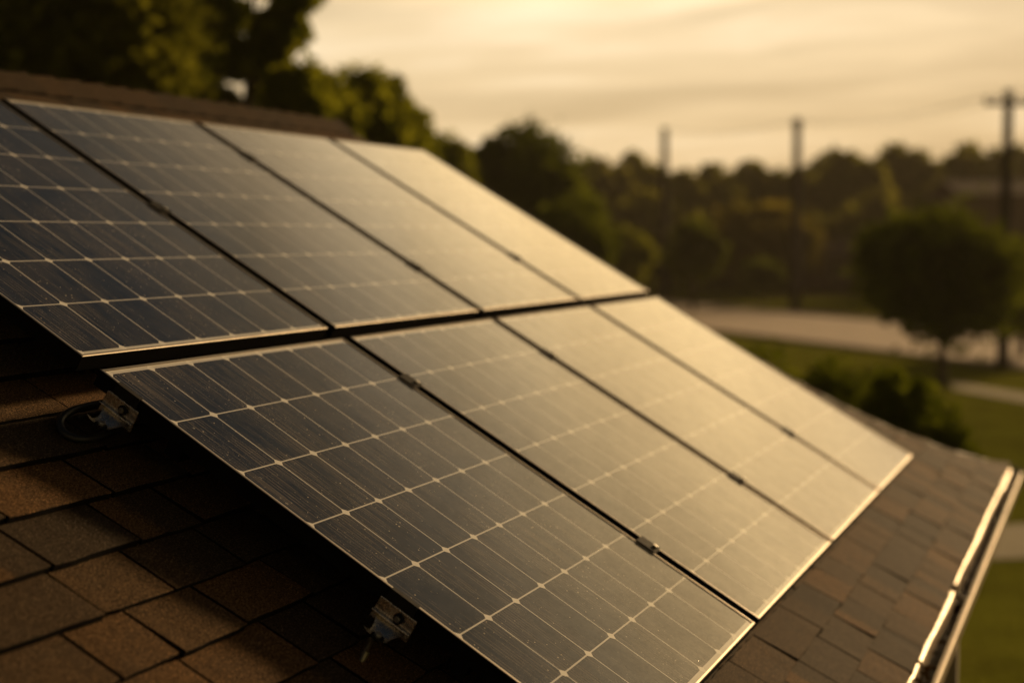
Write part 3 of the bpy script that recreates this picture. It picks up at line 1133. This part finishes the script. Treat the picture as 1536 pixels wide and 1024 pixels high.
tree('bush', 'pale bush right of the big round tree, left of the leftmost pole', 'bush', 935, 335, 438, 56, 80, M['leaf_mid'], 3600, .2, 21, 'round', BU, fill=.6)
tree('leafy_tree', 'small dark round tree just right of the leftmost pole', 'tree', 1040, 328, 430, 52, 76, M['leaf_dark'], 4600, .19, 9, 'round', fill=.65)
tree('leafy_tree', 'wide sunlit olive tree behind the middle pole', 'tree', 1150, 294, 432, 100, 96, M['leaf_pale'], 6500, .26, 10, 'round', fill=.55)
tree('bush', 'small dark bush across the road left of the middle pole', 'bush', 1143, 385, 440, 40, 82, M['leaf_dark'], 3000, .17, 11, 'round', fill=.6)
main_base = gp(1413, 580)
tree('leafy_tree', 'dark spreading tree on the lawn at right with its trunk in view', 'tree', 1408, 306, 520, 160, (main_base - CAM).dot(pix(768, 512, 1) - CAM), M['leaf_dark'], 15000, .12, 12, 'round', base=main_base, shell=.3, fill=.5)
tree('leafy_tree', 'dark tree cut off by the right edge behind the nearest pole', 'tree', 1535, 345, 520, 100, 47, M['leaf_dark'], 7000, .15, 13, 'round', fill=.5)
for i, (px, yt, hw, dp, lb_) in enumerate((
        (1150, 500, 92, 13.5, 'dark shrub behind the far panel edge, leftmost of the shrub row'),
        (1240, 512, 96, 13.0, 'tall dark shrub second from left in the row behind the far panel'),
        (1335, 534, 92, 12.5, 'dark shrub third from left above the far roof edge'),
        (1408, 580, 72, 12.0, 'lowest dark shrub nearest the end of the gutter'))):
    tree('shrub', lb_, 'shrub', px, yt, 860, hw, dp, M['leaf_dark'], 9000, .036, 30 + i, 'round', 'shrubs along the end of the house', shell=.3, fill=.5)

# far wood: one mass along the skyline, and a few trees that stand out of it
sky_px = [(890, 236), (925, 246), (948, 228), (985, 246), (1025, 256), (1068, 246), (1098, 256), (1128, 240), (1165, 254), (1205, 250), (1235, 232), (1265, 221), (1300, 232), (1345, 214), (1378, 222), (1412, 240), (1448, 215), (1490, 222), (1530, 216), (1575, 220), (1620, 230), (1680, 226), (1760, 232),
          (840, 245), (790, 250), (730, 250), (670, 245), (600, 250), (520, 240), (430, 236), (330, 245), (230, 236), (120, 240), (10, 240), (-120, 236)]
lob = []
rw = random.Random(5)
for (px, yt) in sky_px:
    D = rw.uniform(118, 135)
    t_, b_ = pix(px, yt + 3, D), pix(px, 434, D)
    h_ = t_.z - GZ
    wr = 34 / F_PX * D
    lob.append((t_.x, t_.y, GZ + h_ * .72, wr * .95, wr * .95, h_ * .28))
    lob.append((t_.x + rw.uniform(-2, 2), t_.y + rw.uniform(-2, 2), GZ + h_ * .32, wr * 1.25, wr * 1.25, h_ * .32))
    f_ = pix(px + 20, 300 + rw.uniform(-20, 30), D - 14)
    h2 = f_.z - GZ
    lob.append((f_.x, f_.y, GZ + h2 * .5, wr * 1.1, wr * 1.1, h2 * .5))
fw_me = crown_mesh('woodland', lob, 120000, .46, M['leaf_far'], 77, .45, (.16, .30), .75)
fw_o = bpy.data.objects.new('woodland', fw_me)
COL.objects.link(fw_o)
tag(fw_o, 'dim hazy wood along the skyline behind the road and poles', 'woodland', kind='stuff')


# ------------------------------------------------------------------ far houses
def far_house(px0, px1, y_eave, y_ridge, depth, label, wx):
    a, b_ = pix(px0, 420, depth), pix(px1, 420, depth)
    d = Vector((b_.x - a.x, b_.y - a.y, 0))
    Lh = d.length
    ang = math.atan2(d.y, d.x)
    zE = pix(px0, y_eave, depth).z - GZ
    zR = pix(px0, y_ridge, depth).z - GZ
    root = tag(empty('far_house', (a.x, a.y, GZ), (0, 0, ang)), label, 'house', 'houses across the road')
    k = MB()
    k.box(0, Lh, 0, 6, -.1, zE)
    k.build('wall', M['farwall'], root)
    k = MB()
    k.add([(-.4, -.5, zE - .08), (Lh + .4, -.5, zE - .08), (Lh + .4, 3, zR), (-.4, 3, zR), (-.4, 6.5, zE - .08), (Lh + .4, 6.5, zE - .08),
           (-.4, -.5, zE + .08), (Lh + .4, -.5, zE + .08), (Lh + .4, 3, zR + .16), (-.4, 3, zR + .16), (-.4, 6.5, zE + .08), (Lh + .4, 6.5, zE + .08)],
          [(6, 7, 8, 9), (9, 8, 11, 10), (1, 0, 3, 2), (2, 3, 4, 5), (0, 1, 7, 6), (5, 4, 10, 11), (1, 2, 8, 7), (2, 5, 11, 8), (3, 0, 6, 9), (4, 3, 9, 10)])
    k.build('roof', M['farroof'], root)
    for x in wx:
        k = MB()
        z0 = zE * .35
        k.box(x * Lh - .55, x * Lh + .55, -.05, -.003, z0, z0 + 1.3)
        wn = k.build('window', M['soffit'], root)
        k = MB()
        k.box(x * Lh - .47, x * Lh + .47, -.07, -.052, z0 + .08, z0 + 1.22)
        k.build('pane', M['glass'], wn)
    return root


far_house(1205, 1300, 384, 362, 100, 'dim brown house with one dark window right of the middle pole', (.55,))
far_house(1440, 1640, 294, 272, 92, 'brown roofed house among trees behind the nearest pole', (.3, .7))


# ------------------------------------------------------------------ utility poles and wires
def pole(px_top, y_top, base, label, arms, thick=1.0):
    depth = (base - CAM).dot(pix(768, 512, 1) - CAM)
    tp = pix(px_top, y_top, depth)
    h = tp.z - GZ
    root = tag(empty('utility_pole', (base.x, base.y, GZ)), label, 'utility pole', 'wooden utility poles along the road')
    k = MB()
    lean = (tp.x - base.x, tp.y - base.y)
    k.tube([(0, 0, -.3), (lean[0] * .5, lean[1] * .5, h * .5), (lean[0], lean[1], h)], [.22 * thick, .19 * thick, .155 * thick], 14)
    k.build('pole', M['pole'], root)
    view = Vector((base.x - CAM.x, base.y - CAM.y, 0)).normalized()
    ax = Vector((view.y, -view.x, 0))
    ax = Matrix.Rotation(R(24), 3, 'Z') @ ax
    tips = []
    for dz, half in arms:
        k = MB()
        c = Vector((lean[0], lean[1], h - dz)) - view * .19
        e0, e1 = c - ax * half, c + ax * half
        sd_ = view * .05
        up_ = Vector((0, 0, .06))
        k.hexa([e0 - sd_ - up_, e1 - sd_ - up_, e1 + sd_ - up_, e0 + sd_ - up_, e0 - sd_ + up_, e1 - sd_ + up_, e1 + sd_ + up_, e0 + sd_ + up_])
        arm = k.build('crossarm', M['pole'], root)
        for t in (-.92, -.5, .5, .92):
            k = MB()
            q = c + ax * half * t
            k.tube([q + Vector((0, 0, .06)), q + Vector((0, 0, .10)), q + Vector((0, 0, .14)), q + Vector((0, 0, .20))], [.02, .045, .06, .03], 8)
            k.build('insulator', M['glass'], arm)
            if abs(t) > .9:
                tips.append(root.location + q + Vector((0, 0, .2)))
    tips.append(root.location + Vector((lean[0], lean[1], h)))
    return tips


t1 = pole(1513, 135, gp(1504, 552), 'nearest utility pole at the right edge with a crossarm', [(.42, .75)], .85)
t2 = pole(1196, 178, gp(1193, 464), 'middle utility pole standing by the road bend', [(.35, .30)], 1.3)
t3 = pole(997, 192, gp(997, 447), 'leftmost utility pole, furthest off and without crossarm in view', [(.30, .22)], 1.35)
for i, nm in enumerate(('left wire strung between the crossarms of the utility poles', 'right wire strung between the crossarms of the utility poles', 'top wire strung between the heads of the utility poles')):
    k = MB()
    ext = t1[i] + (t1[i] - t2[i]) * .8
    pts = []
    for a, b_ in ((ext, t1[i]), (t1[i], t2[i]), (t2[i], t3[i])):
        for s_ in range(12):
            t = s_ / 12
            q = a.lerp(b_, t)
            q.z -= 4 * t * (1 - t) * .45
            pts.append(q)
    pts.append(t3[i])
    k.tube(pts, .007, 5)
    tag(k.build('power_line', M['cable']), nm, 'power line', 'wires between the utility poles')

# ------------------------------------------------------------------ evening haze
HAZE = 0.00035
if HAZE:
    hz = MB()
    hz.box(-240, 440, -340, 340, GZ - 1.2, 10.2)
    hm = bpy.data.materials.new('evening_haze')
    hm.use_nodes = True
    k = NT(hm.node_tree)
    k.n.clear()
    pv = k.new('ShaderNodeVolumePrincipled')
    pv.inputs['Color'].default_value = (.90, .80, .66, 1)
    pv.inputs['Density'].default_value = HAZE
    pv.inputs['Anisotropy'].default_value = .3
    ou = k.new('ShaderNodeOutputMaterial')
    k.l.new(pv.outputs[0], ou.inputs['Volume'])
    ho = tag(hz.build('haze', hm), 'thin warm evening haze over the lawn and wood', 'haze', kind='stuff')
